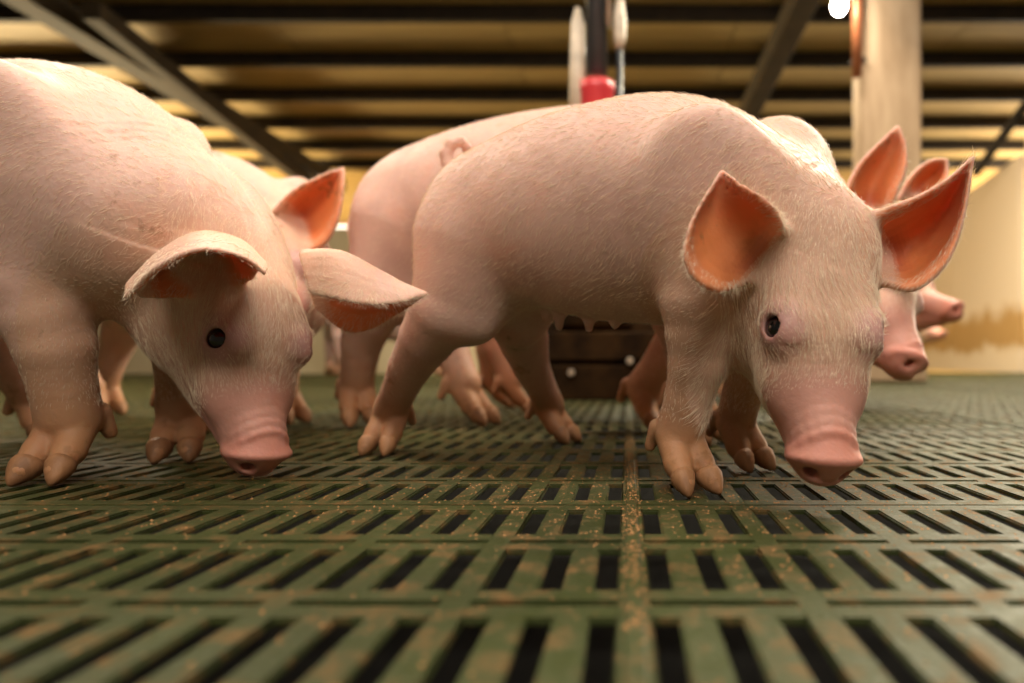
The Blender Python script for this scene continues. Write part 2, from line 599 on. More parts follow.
def build_pig(org, fwd, s, head, feet, ears, tail, voxel, hair_n=0, teats=(), label='', parts=True, seed=1,
              tint_mul=(1, 1, 1), back=0.0, group=None, blade=(-.004, .014, 0, 0), leg_r=1.0, lx=1.0, zs=1.0, neck_dz=0.0, hair_r=0.000095, eyes=True):
    org = np.array([org[0], org[1], 0.0])
    X = unit([fwd[0], fwd[1], 0]); Yl = np.array([-X[1], X[0], 0.0]); Z = np.array([0, 0, 1.0])
    Rw = np.array([X, Yl, Z])

    def B(x, y, z):
        x = x * lx if x < 0 else x
        return org + s * (x * X + y * Yl + z * zs * Z)
    prims = []
    # --- head frame
    P0, Dc, dorsal = np.asarray(head['poll']), np.asarray(head['snout']), unit(head['dorsal'])
    v = Dc - P0
    L = np.linalg.norm(v) / math.sqrt(1 + .24 ** 2)
    vh = unit(v)
    hy = unit(np.cross(dorsal, vh))          # animal's left
    dz = unit(np.cross(vh, hy))
    ang = math.atan(.24)
    hx = unit(vh * math.cos(ang) + dz * math.sin(ang))
    hz = unit(np.cross(hx, hy))
    RH = np.array([hx, hy, hz])

    def H(x, y, z):
        return P0 + L * (x * hx + y * hy + z * hz)
    # --- trunk
    sp = list(SPINE)
    C = [B(x, 0, z + back * max(0, -x - .0)) for (x, z, *_r) in sp]
    prims.append(tube_prim(C, [Yl] * len(sp), [Z] * len(sp), [s * r[2] for r in sp], [s * zs * r[3] for r in sp], [s * zs * r[4] for r in sp], .012))
    # --- neck
    nk = [(B(-.02, 0, .222), Yl, Z, .070 * s, .074 * s, .078 * s), (B(.045, 0, .198), Yl, Z, .063 * s, .056 * s, .066 * s)]
    hb = H(-.10, 0, -.27)
    mid = 0.5 * (B(.06, 0, .194) + hb) + Z * neck_dz
    wn = .5 * (.062 * s + .22 * L)
    nk.append((mid, unit(Yl + hy), Z, wn, wn * .92, wn * 1.1))
    nk.append((hb, hy, Z, .225 * L, .22 * L, .26 * L))
    nk.append((hb + unit(hb - mid) * .10 * L, hy, Z, .17 * L, .16 * L, .18 * L))
    prims.append(tube_prim(*[[n_[i] for n_ in nk] for i in range(6)], k=.030, n=7))
    # --- shoulder blades, hams
    for sd in (-1, 1):
        tl = unit(np.array([.25, sd * .45, 1.0]))
        R3 = np.array([unit(X), unit(np.cross(tl @ Rw, X)), tl @ Rw])
        prims.append(ell_prim(B(.004 + blade[2 + (sd + 1) // 2], sd * .046, .226 + blade[(sd + 1) // 2]), np.array([.056, .031, .082]) * s, R3, .030))
        prims.append(ell_prim(B(-.283, sd * .034, .205), np.array([.048, .034, .082]) * s, Rw, .035))
    # --- head
    hs = HEAD
    prims.append(tube_prim([H(r[0], 0, r[1]) for r in hs], [hy] * len(hs), [hz] * len(hs), [L * r[2] for r in hs], [L * r[3] for r in hs], [L * r[4] for r in hs], .028))
    for sd in (-1, 1):
        prims.append(ell_prim(H(.27, sd * .15, -.42), np.array([.20, .135, .17]) * L, RH, .03))      # jowl
        prims.append(ell_prim(H(.50, sd * .150, -.050), np.array([.10, .045, .026]) * L, RH, .022))  # brow
        prims.append(ell_prim(H(.66, sd * .125, -.22), np.array([.13, .055, .07]) * L, RH, .02))   # cheek bone
    prims.append(cone_prim(H(.42, 0, -.50), H(.86, 0, -.355), .095 * L, .055 * L, .02))             # lower jaw
    ct, st_ = math.cos(.52), math.sin(.52)
    RD = np.array([hx * ct - hz * st_, hy, hz * ct + hx * st_])
    prims.append(ell_prim(H(.985, 0, -.235), np.array([.026, .137, .118]) * L, RD, .008))            # snout disc
    for xx, rr in ((.945, .006), (.905, .005), (.865, .004)):                                         # wrinkles over the disc
        ring = [(H(xx - .015 * math.cos(a * 2), .112 * math.sin(a), -.235 + .110 * math.cos(a)), rr * L * 1.6) for a in np.linspace(-1.35, 1.35, 9)]
        prims += chain(ring, .004)
    if head.get('detail', True):
        for sd in (-1, 1):
            prims.append(ell_prim(H(1.010, sd * .056, -.225), np.array([.050, .027, .036]) * L, RH, .005, True))
            mo = [(H(.95, sd * .075, -.340), .004 * L), (H(.86, sd * .122, -.330), .006 * L), (H(.72, sd * .160, -.345), .006 * L), (H(.60, sd * .190, -.350), .006 * L)]
            prims += chain(mo, .005, True)
    # --- ears
    for e in ears:
        prims.append(e.prim())
    # --- legs
    claws = []
    for name, ft in feet.items():
        front, sd = name[0] == 'f', (-1 if name[1] == 'r' else 1)
        toe = unit([ft[2], ft[3], 0]); lat = np.array([-toe[1], toe[0], 0.0])
        Fp = np.array([ft[0], ft[1], 0.0])
        q = s * leg_r
        fet = Fp + Z * .046 * s - toe * .008 * s
        if front:
            sh, el = B(.012, sd * .045, .212), B(.000, sd * .051, .150)
            mid_ = .52 * el + .48 * fet + X * .006 * s
            prims += chain([(sh, .038 * s), (el, .0295 * s), (.5 * (el + mid_) + Z * .0, .0245 * q), (mid_, .0215 * q), (.45 * mid_ + .55 * fet, .0180 * q), (fet, .0185 * q)], .020)
        else:
            hip, kn = B(-.290, sd * .036, .215), B(-.308, sd * .050, .158)
            hock = .45 * kn + .55 * fet - X * .006 * s
            prims += chain([(hip, .050 * s), (kn, .034 * s), (.5 * (kn + hock), .0275 * q), (hock, .0215 * q), (.4 * hock + .6 * fet, .0178 * q), (fet, .0185 * q)], .022)
        for cs in (-1, 1):
            a = fet + lat * cs * .0066 * s - Z * .006 * s
            b = Fp + lat * cs * .0096 * s + toe * .007 * s + Z * .0220 * s
            tip = Fp + lat * cs * .0128 * s + toe * .030 * s + Z * .0022 * s
            qt = s * min(leg_r, 1.0)
            prims += chain([(a, .0128 * qt), (b, .0106 * qt), (.35 * b + .65 * tip + Z * .001 * s, .0070 * qt)], .003)
            claws.append((.66 * b + .34 * tip, tip, 1.0, Z, lat, .0102 * qt))
            d0 = fet - toe * .014 * s + lat * cs * .013 * s + Z * .002 * s
            prims += chain([(d0, .0065 * q), (d0 - toe * .006 * s - Z * .016 * s + lat * cs * .003 * s, .0045 * q)], .005)
    # --- tail, teats
    if tail:
        prims += chain([(np.asarray(p), r) for p, r in tail], .006)
    for t in teats:
        prims += chain([(np.asarray(t) + Z * .008 * s, .0060 * s), (np.asarray(t) - Z * .003 * s, .0036 * s)], .007)
    # --- eyes
    eye_c = []
    er = .052 * L
    if eyes:
        for sd in (-1, 1):
            dr = unit(np.array([.08, sd * .86, .50]) @ RH)
            st = H(.545, sd * .06, -.135)
            T = np.arange(0, .3, .004) * L
            line = st + T[:, None] * dr
            dd = evaluate(prims, line)
            j = int(np.argmax(dd > 0)) or 30
            c = line[j] - dr * er * .70
            eye_c.append((c, dr))
        for c, dr in eye_c:
            a1 = unit(hx - dr * (hx @ dr)); a2 = np.cross(dr, a1)
            R4 = np.array([a1, a2, dr])
            prims.append(ell_prim(c, np.array([1.28, 1.20, 1.04]) * er, R4, .014))
            prims.append(ell_prim(c, np.array([1.0, 1.0, 1.0]) * er * 1.0, R4, .002, True))
            prims.append(ell_prim(c + dr * er * 1.0, np.array([.76, .68, 1.0]) * er, R4, .003, True))
    V, Q = polygonise(prims, voxel)
    me = mesh_from('pig_body', V, Q)
    me.materials.append(M_SKIN)
    # --- the animal's own colours, with ear back light and hollow shade painted in
    T = np.empty((len(V), 3)); T[:] = (0.74, 0.48, 0.39)
    dirt = np.zeros(len(V))
    hl = (V - P0) @ RH.T / L
    wh = smooth01(hl[:, 0], -.1, .25) * (np.linalg.norm(hl - np.array([.5, 0, -.25]), axis=1) < .75)

    def blend(mask, col):
        nonlocal T
        m = np.clip(mask, 0, 1)[:, None]
        T = T * (1 - m) + np.array(col) * m
    blend(wh * .6, (0.73, 0.46, 0.30))
    sn = smooth01(hl[:, 0], .60, .80) * (np.abs(hl[:, 1]) < .2) * (hl[:, 0] < 1.1) * (np.abs(hl[:, 2] + .24) < .25)
    blend(sn * .85, (0.60, 0.285, 0.225))
    sn2 = smooth01(hl[:, 0], .90, .97) * (np.abs(hl[:, 1]) < .2) * (hl[:, 0] < 1.1) * (np.abs(hl[:, 2] + .24) < .25)
    blend(sn2 * .8, (0.64, 0.27, 0.20))
    for c, dr in eye_c:
        d = np.linalg.norm(V - c, axis=1) / er
        blend(.75 * (1 - smooth01(d, 1.3, 2.7)), (0.55, 0.29, 0.28))
        blend(.6 * (1 - smooth01(d, 0.9, 1.35)), (0.45, 0.24, 0.22))
    # dried muck on the lower legs
    lg = 1 - smooth01(V[:, 2], .02 * s, .15 * s)
    nh = np.where(hl[:, 0] > .25, np.linalg.norm(hl - np.array([.7, 0, -.25]), axis=1) < .5, False)
    lg = np.where(nh, 0, lg)
    blend(lg * .8, (0.52, 0.265, 0.13))
    lg2 = np.where(nh, 0, 1 - smooth01(V[:, 2], .02 * s, .075 * s))
    blend(lg2 * .85, (0.46, 0.225, 0.10))
    dirt += lg * .6
    dirt += .25 * (V[:, 2] > .26 * s) * (~nh)
    hlen = np.full(len(V), .0075)
    hlen *= np.where(nh, 1.55, 1)
    hlen = np.where(~nh & (V[:, 2] < .15 * s), hlen * .5, hlen)
    hlen = np.where(~nh & (V[:, 2] < .055 * s), 0, hlen)
    earm = np.zeros(len(V))
    flow = np.repeat((-X * 1.0 - Z * .35)[None], len(V), 0)
    hw = smooth01(hl[:, 0], -.05, .15) * (np.abs(hl[:, 1]) < .35) * (np.abs(hl[:, 2] + .25) < .4) * (hl[:, 0] < 1.1)
    flow = flow * (1 - hw[:, None]) + (hx * .85 - hz * .3)[None] * hw[:, None]
    legm = (V[:, 2] < .13 * s) & (~nh)
    flow[legm] = -Z - .2 * X
    for e in ears:
        idx = np.nonzero(np.all((V > e.lo - .003) & (V < e.hi + .003), axis=1))[0]
        D, side, I = e.near(V[idx], .012)
        on = np.clip((e.rad[I] + .003 - D) / .0025, 0, 1) * (D < .4)
        u, vv = e.u[I], e.v[I]
        inn = on * smooth01(side, -.0006, .0010) * smooth01(u, .06, .2)
        m = np.zeros(len(V)); m[idx] = inn * (.95 - .25 * smooth01(u, .55, .95) - .2 * smooth01(vv, .75, 1))
        blend(m, (0.82, 0.265, 0.085))  # inner ear orange, raised to stand for light coming through the ear
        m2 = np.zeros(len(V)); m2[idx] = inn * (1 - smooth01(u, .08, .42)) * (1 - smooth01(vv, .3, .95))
        blend(m2 * .8, (0.42, 0.07, 0.035))  # deep red at the base paints shade into the ear hollow
        m3 = np.zeros(len(V)); m3[idx] = on * (1 - smooth01(side, -.0006, .001)) * smooth01(u, .1, .3)
        blend(m3 * .5, (0.82, 0.50, 0.38))
        dirt[idx] += on * smooth01(u, .2, .5) * (1 - smooth01(vv, .5, .8)) * .26
        earm[idx] = np.maximum(earm[idx], on * (u > .12))
        hlen[idx] = np.where(inn > .5, np.where(vv > .85, .006, .0), np.where(on > .5, np.where((vv > .85), .007, .0020), hlen[idx]))
        cen = e.V.mean(0)
        rd = V[idx] - cen
        flow[idx] = np.where((on > .5)[:, None], rd / (np.linalg.norm(rd, axis=1)[:, None] + 1e-6), flow[idx])
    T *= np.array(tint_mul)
    at1 = me.attributes.new('tint', 'FLOAT_COLOR', 'POINT')
    at1.data.foreach_set('color', np.c_[T, np.ones(len(T))].astype(np.float32).ravel())
    at2 = me.attributes.new('dirt', 'FLOAT', 'POINT')
    at2.data.foreach_set('value', dirt.astype(np.float32))
    root = empty('pig', tuple(org))
    tag(root, label, 'pig', group)
    link_mesh('body', me, None, root)
    for c, dr in eye_c:
        bm = bmesh.new()
        bmesh.ops.create_uvsphere(bm, u_segments=28, v_segments=20, radius=1.0)
        me2 = bpy.data.meshes.new('eye'); bm.to_mesh(me2); bm.free()
        eo = link_mesh('eye', me2, M_EYE, root)
        eo.matrix_parent_inverse = Matrix.Identity(4)
        eo.location = tuple(c - org)
        eo.rotation_euler = Vector(dr).to_track_quat('Z', 'Y').to_euler()
        eo.scale = (er * .985,) * 3
    if parts:
        for cl in claws:
            link_mesh('hoof', claw_mesh(*cl), M_HOOF, root)
    if hair_n:
        grow_hair(root, V, Q, hl, sn, hlen, flow, eye_c, er, hair_n, s, seed, hair_r, earm, -hx)
    return root


def grow_hair(root, V, Q, hl, sn, hlen, flow, eye_c, er, n, s, seed, hair_r, earm, lash=None):
    r = np.random.default_rng(seed)
    a, b, c, d = V[Q[:, 0]], V[Q[:, 1]], V[Q[:, 2]], V[Q[:, 3]]
    nr = np.cross(c - a, d - b)
    ar = np.linalg.norm(nr, axis=1)
    nr = nr / (ar[:, None] + 1e-12)
    ln = hlen[Q[:, 0]] * (1 - sn[Q[:, 0]] * .92)
    cc = (a + c) / 2
    for ec, _dr in eye_c:
        dd = np.linalg.norm(cc - ec, axis=1) / er
        ln = ln * smooth01(dd, 1.15, 2.2)
    ln = np.where((cc[:, 2] < .060 * s) & (hl[Q[:, 0], 0] < .2), 0, ln)
    ln = np.where((cc[:, 2] < .14 * s) & (hl[Q[:, 0], 0] < .2), ln * .5, ln)
    wgt = ar * (ln > .0015) * np.where(cc[:, 1] < 0.9, 1, .5)
    hd = (hl[Q[:, 0], 0] > -.1) & (hl[Q[:, 0], 0] < 1.1) & (np.abs(hl[Q[:, 0], 1]) < .4)
    wgt = wgt * np.where(hd, 2.2, 1.0) * np.where(earm[Q[:, 0]] > .5, 1.6, 1)
    f = r.choice(len(Q), n, p=wgt / wgt.sum())
    uv = r.random((n, 2))[:, :, None]
    P = (a[f] * (1 - uv[:, 0]) + b[f] * uv[:, 0]) * (1 - uv[:, 1]) + (d[f] * (1 - uv[:, 0]) + c[f] * uv[:, 0]) * uv[:, 1]
    nn = nr[f]
    fl = flow[Q[f, 0]]
    # clumped wander of the lie of the coat
    ph = P @ (r.normal(size=(3, 3)) * 45)
    fl = fl / (np.linalg.norm(fl, axis=1)[:, None] + 1e-9) + .32 * np.sin(ph) + r.normal(size=(n, 3)) * .16
    tg = fl - nn * (fl * nn).sum(1)[:, None]
    tg /= np.linalg.norm(tg, axis=1)[:, None] + 1e-9
    l = ln[f] * (.55 + .8 * r.random(n))
    lift = (.16 + .20 * r.random(n))
    pts = np.empty((n, 4, 3), np.float32)
    for i, t in enumerate((0, .33, .66, 1.0)):
        pts[:, i] = P + tg * (l * t)[:, None] + nn * (l * lift * (t - .55 * t * t))[:, None] + (nn * -.0003 if i == 0 else 0)
    for ec, _dr in (eye_c if lash is not None else []):
        m = 46
        th = r.uniform(-1.1, 1.1, m)
        up = lash - _dr * (lash @ _dr); up /= np.linalg.norm(up)
        sd_ = np.cross(_dr, up)
        d0 = up[None] * np.cos(th)[:, None] + sd_[None] * np.sin(th)[:, None]
        p0 = ec + _dr * er * .75 + d0 * er * .95
        dv = d0 * .55 + _dr[None] * .8 + r.normal(size=(m, 3)) * .12
        ll = (.008 * r.uniform(.5, 1.2, m))[:, None]
        lp = np.stack([p0, p0 + dv * ll * .35, p0 + dv * ll * .7 + d0 * ll * .08, p0 + dv * ll + d0 * ll * .2], 1).astype(np.float32)
        pts = np.concatenate([pts, lp])
    n = len(pts)
    hc = bpy.data.hair_curves.new('hair')
    hc.add_curves([4] * n)
    hc.attributes['position'].data.foreach_set('vector', pts.ravel())
    ra = hc.attributes.get('radius') or hc.attributes.new('radius', 'FLOAT', 'POINT')
    ra.data.foreach_set('value', np.tile(np.array([1, .9, .65, .15], np.float32) * hair_r, n))
    hc.materials.append(M_HAIR)
    o = bpy.data.objects.new('hair', hc)
    COL.objects.link(o)
    o.parent = root
    o.matrix_parent_inverse = Matrix.Translation(root.location).inverted()
    o['kind'] = 'stuff'


def px_ear(U, M, Lw, **kw):
    return Ear([at(*p) for p in U], [at(*p) for p in M], [at(*p) for p in Lw], **kw)


def gen_ears(poll, snout, dorsal, droop=0.0):
    P0, Dc, dorsal = np.asarray(poll), np.asarray(snout), unit(dorsal)
    v = Dc - P0
    L = np.linalg.norm(v) / math.sqrt(1 + .24 ** 2)
    vh = unit(v); hy = unit(np.cross(dorsal, vh)); dz = unit(np.cross(vh, hy)); a = math.atan(.24)
    hx = unit(vh * math.cos(a) + dz * math.sin(a)); hz = unit(np.cross(hx, hy))
    out = []
    for sd in (-1, 1):
        h = lambda x, y, z: P0 + L * (x * hx + sd * y * hy + (z - droop * max(0, y - .2)) * hz)
        A_ = [h(.02, .08, -.01), h(-.02, .2, .14), h(.02, .36, .22), h(.10, .5, .26)]
        B_ = [h(.04, .2, -.06), h(-.05, .34, .06), h(-.02, .44, .16), h(.10, .5, .26)]
        C_ = [h(.12, .23, -.16), h(.14, .40, -.04), h(.14, .48, .08), h(.10, .5, .26)]
        out.append(Ear(A_, B_, C_, r0=.006, r1=.0035, flip=sd < 0))
    return out

# ------------------------------------------------------------------ setting
def plastic_material():
    m, nt, b = new_mat('green_plastic')
    n1 = noise(nt, 48, 6, 0.66)
    base = ramp(nt, noise(nt, 5, 3).outputs[0], [(0.3, (0.026, 0.034, 0.008)), (0.7, (0.048, 0.060, 0.014))])
    f = ramp(nt, n1.outputs[0], [(0.50, (0, 0, 0)), (0.70, (1, 1, 1))])
    c = mix(nt, base.outputs[0], (0.150, 0.078, 0.022), f.outputs[0])
    n3 = noise(nt, 330, 2)
    f3 = ramp(nt, n3.outputs[0], [(0.60, (0, 0, 0)), (0.70, (1, 1, 1))])
    fm = N(nt, 'ShaderNodeMath', operation='MULTIPLY')
    nt.links.new(f.outputs[0], fm.inputs[0]); nt.links.new(f3.outputs[0], fm.inputs[1])
    c = mix(nt, c, (0.26, 0.125, 0.035), fm.outputs[0])
    nt.links.new(c, b.inputs['Base Color'])
    r = ramp(nt, n1.outputs[0], [(0.4, (0.46, 0.46, 0.46)), (0.7, (0.8, 0.8, 0.8))])
    nt.links.new(r.outputs[0], b.inputs['Roughness'])
    b.inputs['Specular IOR Level'].default_value = .3
    ad = N(nt, 'ShaderNodeMath', operation='ADD')
    nt.links.new(n1.outputs[0], ad.inputs[0]); nt.links.new(n3.outputs[0], ad.inputs[1])
    bump(nt, b, ad.outputs[0], 0.4, 0.0015)
    return m


M_PLASTIC = plastic_material()
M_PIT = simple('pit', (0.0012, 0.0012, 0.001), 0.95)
SL, RD = 0.0246, 0.0960
PW, PD = 24 * SL, 4 * RD
X0, Y0 = 0.0025, 0.4743 - 4 * RD


def panel_mesh():
    holes = []
    for k in range(24):
        for r in range(4):
            cx, cy = (k + .5) * SL, (r + .5) * RD
            holes.append((cx - .0050, cx + .0050, cy - .0310, cy + .0310))
    for k in range(8):
        for r in range(1, 4):
            holes.append(((3 * k + .28) * SL, (3 * k + 2.72) * SL, r * RD - .0024, r * RD + .0024))
    g = 0.0004
    xs = sorted({round(v, 6) for h in holes for v in h[:2]} | {g, PW - g})
    ys = sorted({round(v, 6) for h in holes for v in h[2:]} | {g, PD - g})
    xs, ys = np.array(xs), np.array(ys)
    solid = np.ones((len(xs) - 1, len(ys) - 1), bool)
    xm, ym = (xs[1:] + xs[:-1]) / 2, (ys[1:] + ys[:-1]) / 2
    for h in holes:
        solid[np.ix_((xm > h[0]) & (xm < h[1]), (ym > h[2]) & (ym < h[3]))] = False
    bm = bmesh.new()
    vt = {}

    def vv(i, j, z):
        if (i, j, z) not in vt:
            vt[(i, j, z)] = bm.verts.new((xs[i], ys[j], z))
        return vt[(i, j, z)]
    nx, ny = solid.shape
    for i in range(nx):
        for j in range(ny):
            if solid[i, j]:
                bm.faces.new([vv(*q, 0) for q in ((i, j), (i + 1, j), (i + 1, j + 1), (i, j + 1))])
                for di, dj, p, q in ((-1, 0, (i, j + 1), (i, j)), (1, 0, (i + 1, j), (i + 1, j + 1)), (0, -1, (i, j), (i + 1, j)), (0, 1, (i + 1, j + 1), (i, j + 1))):
                    a, b = i + di, j + dj
                    if not (0 <= a < nx and 0 <= b < ny and solid[a, b]):
                        bm.faces.new([vv(*p, 0), vv(*p, -.0028), vv(*q, -.0028), vv(*q, 0)])
    bmesh.ops.dissolve_limit(bm, angle_limit=0.01, verts=bm.verts, edges=bm.edges)
    ed = [e for e in bm.edges if len(e.link_faces) == 2 and e.calc_face_angle(0) > 1.2 and all(abs(v.co.z) < 1e-6 for v in e.verts)]
    bmesh.ops.bevel(bm, geom=ed, offset=.0010, segments=2, affect='EDGES')
    bmesh.ops.triangulate(bm, faces=[f for f in bm.faces if len(f.verts) > 4])
    me = bpy.data.meshes.new('floor_panel')
    bm.to_mesh(me); bm.free()
    me.materials.append(M_PLASTIC)
    return me


bm = bmesh.new()
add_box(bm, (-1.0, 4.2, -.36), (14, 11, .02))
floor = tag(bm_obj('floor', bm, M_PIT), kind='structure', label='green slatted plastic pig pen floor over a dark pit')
pm = panel_mesh()
n_pan = 0
for iy in range(0, 15):
    for ix in range(-11, 8):
        x, y = X0 + ix * PW, Y0 + iy * PD
        yf = y + PD
        if x + PW < -yf * 628 / F_PX - .9 or x > yf * 396 / F_PX + .9 or x > 3.55:
            continue
        o = bpy.data.objects.new('floor_panel', pm)
        COL.objects.link(o)
        o.parent = floor
        o.location = (x, y, 0)
        n_pan += 1

for ix in range(-5, 7):
    bm = bmesh.new()
    add_box(bm, (X0 + ix * PW, 2.6, .0004), (.0078, 5.0, .0024), bevel=.0008)
    bm_obj('joint_strip', bm, M_PLASTIC, floor)

M_ROOF = simple('roof_board', (0.50, 0.36, 0.145), 0.75, 0, (0.38, 0.26, 0.095), 3, 0, (0.3, 2, 1))
M_BEAM = simple('dark_timber', (0.030, 0.020, 0.011), 0.8, 0, (0.016, 0.011, 0.007), 8)
M_RAFTER = simple('rafter_timber', (0.062, 0.042, 0.019), 0.8, 0, (0.038, 0.026, 0.012), 6)
M_POST = simple('post_timber', (0.54, 0.38, 0.235), 0.7, 0, (0.40, 0.265, 0.15), 7, 0.1, (2.2, 2.2, .5))


def wall_material():
    m, nt, b = new_mat('pen_wall')
    tc = N(nt, 'ShaderNodeTexCoord'); sp = N(nt, 'ShaderNodeSeparateXYZ')
    nt.links.new(tc.outputs['Object'], sp.inputs[0])
    n = noise(nt, 3.2, 5, .6)
    ma = N(nt, 'ShaderNodeMath', operation='MULTIPLY_ADD')
    nt.links.new(n.outputs[0], ma.inputs[0]); ma.inputs[1].default_value = .5
    nt.links.new(sp.outputs[2], ma.inputs[2])
    r = ramp(nt, ma.outputs[0], [(0.42, (0.66, 0.54, 0.40)), (0.52, (0.42, 0.25, 0.09)), (0.74, (0.45, 0.27, 0.10)), (0.90, (0.70, 0.57, 0.43))])
    nt.links.new(r.outputs[0], b.inputs['Base Color'])
    b.inputs['Roughness'].default_value = .7
    return m


M_WALL = wall_material()
M_FARWALL = simple('far_wall', (0.66, 0.46, 0.18), 0.8, 0, (0.55, 0.36, 0.12), 2)
M_CREAM = simple('cream_board', (0.78, 0.64, 0.40), 0.7, 0, (0.70, 0.55, 0.32), 4)

CZ = 2.62
bm = bmesh.new()
add_box(bm, (-1, 5.2, CZ + .20), (16, 9.6, .02))
ceiling = tag(bm_obj('ceiling', bm, M_BEAM), kind='structure', label='low boarded barn ceiling over dark purlins')
ys = [3.50 + .768 * k for k in range(9)]
bm = bmesh.new(); add_box(bm, (0, 0, 0), (1.80, .758, .018))
me_b = bpy.data.meshes.new('roof_board'); bm.to_mesh(me_b); bm.free(); me_b.materials.append(M_ROOF)
bm = bmesh.new(); add_box(bm, (0, 0, 0), (15.6, .06, .115), bevel=.006)
me_p = bpy.data.meshes.new('purlin'); bm.to_mesh(me_p); bm.free(); me_p.materials.append(M_BEAM)
for k, y in enumerate(ys):
    o = bpy.data.objects.new('purlin', me_p); COL.objects.link(o); o.parent = ceiling
    o.location = (-1, y, CZ + .04)
    for j in range(8):
        o = bpy.data.objects.new('roof_board', me_b); COL.objects.link(o); o.parent = ceiling
        o.location = (-7.3 + 1.81 * j, y + .384, CZ + .11 + .002 * ((j * 7 + k * 3) % 4))
for x in (-3.98, 1.17, 6.0):
    bm = bmesh.new(); add_box(bm, (x, 6.2, CZ - .10), (.20 if x < 0 else .17, 6.4, .16), bevel=.01)
    bm_obj('rafter', bm, M_RAFTER, ceiling)
bm = bmesh.new(); add_beam(bm, (-3.62, 4.6, CZ - .15), (-4.1, 8.9, CZ - .28), .13, .13, .01)
bm_obj('brace', bm, M_RAFTER, ceiling)
bm = bmesh.new(); add_beam(bm, (3.55, 5.6, 2.60), (3.35, 6.6, 1.90), .07, .07, .01)
bm_obj('brace', bm, M_BEAM, ceiling)

bm = bmesh.new(); add_box(bm, (-1, 9.65, 1.25), (16, .1, 3.0))
wall_back = tag(bm_obj('wall_back', bm, M_FARWALL), kind='structure')
bm = bmesh.new(); add_box(bm, (-4.86, 9.55, 1.0), (.10, .10, 3.0))
tag(bm_obj('trim_1', bm, M_BEAM), kind='structure')
bm = bmesh.new(); add_box(bm, (-8.6, 5.2, 1.25), (.1, 9.4, 3.0))
tag(bm_obj('wall_left', bm, M_FARWALL), kind='structure')
# low pen wall behind the pigs on the left, built of boards
wl = tag(empty('wall_front', (-3.9, 5.35, 0)), kind='structure', label='cream boarded pen wall behind the pigs')
for k in range(6):
    bm = bmesh.new(); add_box(bm, (-6.2 + 1.21 * k, 5.35, .56), (1.20, .04, 1.16), bevel=.004)
    bm_obj('wall_panel', bm, M_CREAM, wl)
# side wall on the right
wr = tag(empty('wall_right', (3.70, 7, 0)), kind='structure', label='cream side wall of the pen with a brown stained band')
for (a, b) in (((3.58, 6.20), (3.84, 7.90)), ((3.842, 7.915), (4.10, 9.60))):
    bm = bmesh.new(); add_beam(bm, (*a, .98), (*b, .98), .05, 1.98, .004)
    bm_obj('wall_panel', bm, M_WALL, wr)
bm = bmesh.new(); add_box(bm, (3.80, 6.16, 1.1), (.40, .05, 2.2), bevel=.004)
bm_obj('wall_panel', bm, M_WALL, wr)
bm = bmesh.new(); add_box(bm, (3.60, 6.13, 1.1), (.03, .03, 2.2))
bm_obj('corner_strip', bm, M_POST, wr)
# bright far window
w1 = tag(empty('window_1', (-4.05, 9.56, .9)), kind='structure')
mw, nt, b = new_mat('daylit_glass')
b.inputs['Base Color'].default_value = (.8, .8, .8, 1)
b.inputs['Emission Color'].default_value = (1, .95, .85, 1); b.inputs['Emission Strength'].default_value = 1.6
bm = bmesh.new(); add_box(bm, (-4.02, 9.58, 1.70), (.40, .02, .60)); bm_obj('pane', bm, mw, w1)
bm = bmesh.new()
for dx in (-.22, .22): add_box(bm, (-4.02 + dx, 9.57, 1.70), (.05, .06, .70))
for dz in (-.32, .32): add_box(bm, (-4.02, 9.57, 1.70 + dz), (.40, .06, .05))
bm_obj('window_frame', bm, M_POST, w1)

# post with lamp
post = tag(empty('post', (1.23, 3.25, 0)), 'thick pale timber post standing behind the right hand pigs', 'post')
bm = bmesh.new(); add_box(bm, (1.23, 3.25, 1.215), (.29, .12, 2.42), bevel=.012); bm_obj('shaft', bm, M_POST, post)
bm = bmesh.new(); add_box(bm, (1.23, 3.25, .06), (.33, .16, .12), bevel=.012); bm_obj('foot_block', bm, M_POST, post)
M_PIPE = simple('copper_pipe', (0.40, 0.13, 0.05), 0.4, .3)
bm = bmesh.new(); add_tube(bm, (1.062, 3.17, 1.42), (1.062, 3.17, 2.42), .022, seg=16)
pp = bm_obj('conduit', bm, M_PIPE, post, True)
for z in (1.5, 2.0):
    bm = bmesh.new(); add_box(bm, (1.075, 3.19, z), (.06, .05, .02)); bm_obj('clip', bm, M_BEAM, post)
lamp = tag(empty('bulb_lamp', (.94, 3.04, 1.68)), 'small bright bare bulb hanging beside the timber post', 'lamp')
ml, nt, b = new_mat('lit_bulb')
b.inputs['Emission Color'].default_value = (1, .93, .80, 1); b.inputs['Emission Strength'].default_value = 110
bm = bmesh.new(); add_lathe(bm, [(.004, -.045), (.018, -.040), (.028, -.025), (.031, -.008), (.026, .012), (.016, .030), (.013, .042)], 20, (.94, 3.04, 1.69))
bm_obj('bulb', bm, ml, lamp, True)
bm = bmesh.new(); add_lathe(bm, [(.015, .040), (.020, .045), (.020, .085), (.008, .10)], 16, (.94, 3.04, 1.69)); bm_obj('socket', bm, M_BEAM, lamp, True)
bm = bmesh.new(); add_tube(bm, (.94, 3.04, 1.78), (.94, 3.04, 2.56), .005, seg=8); bm_obj('cord', bm, M_BEAM, lamp)

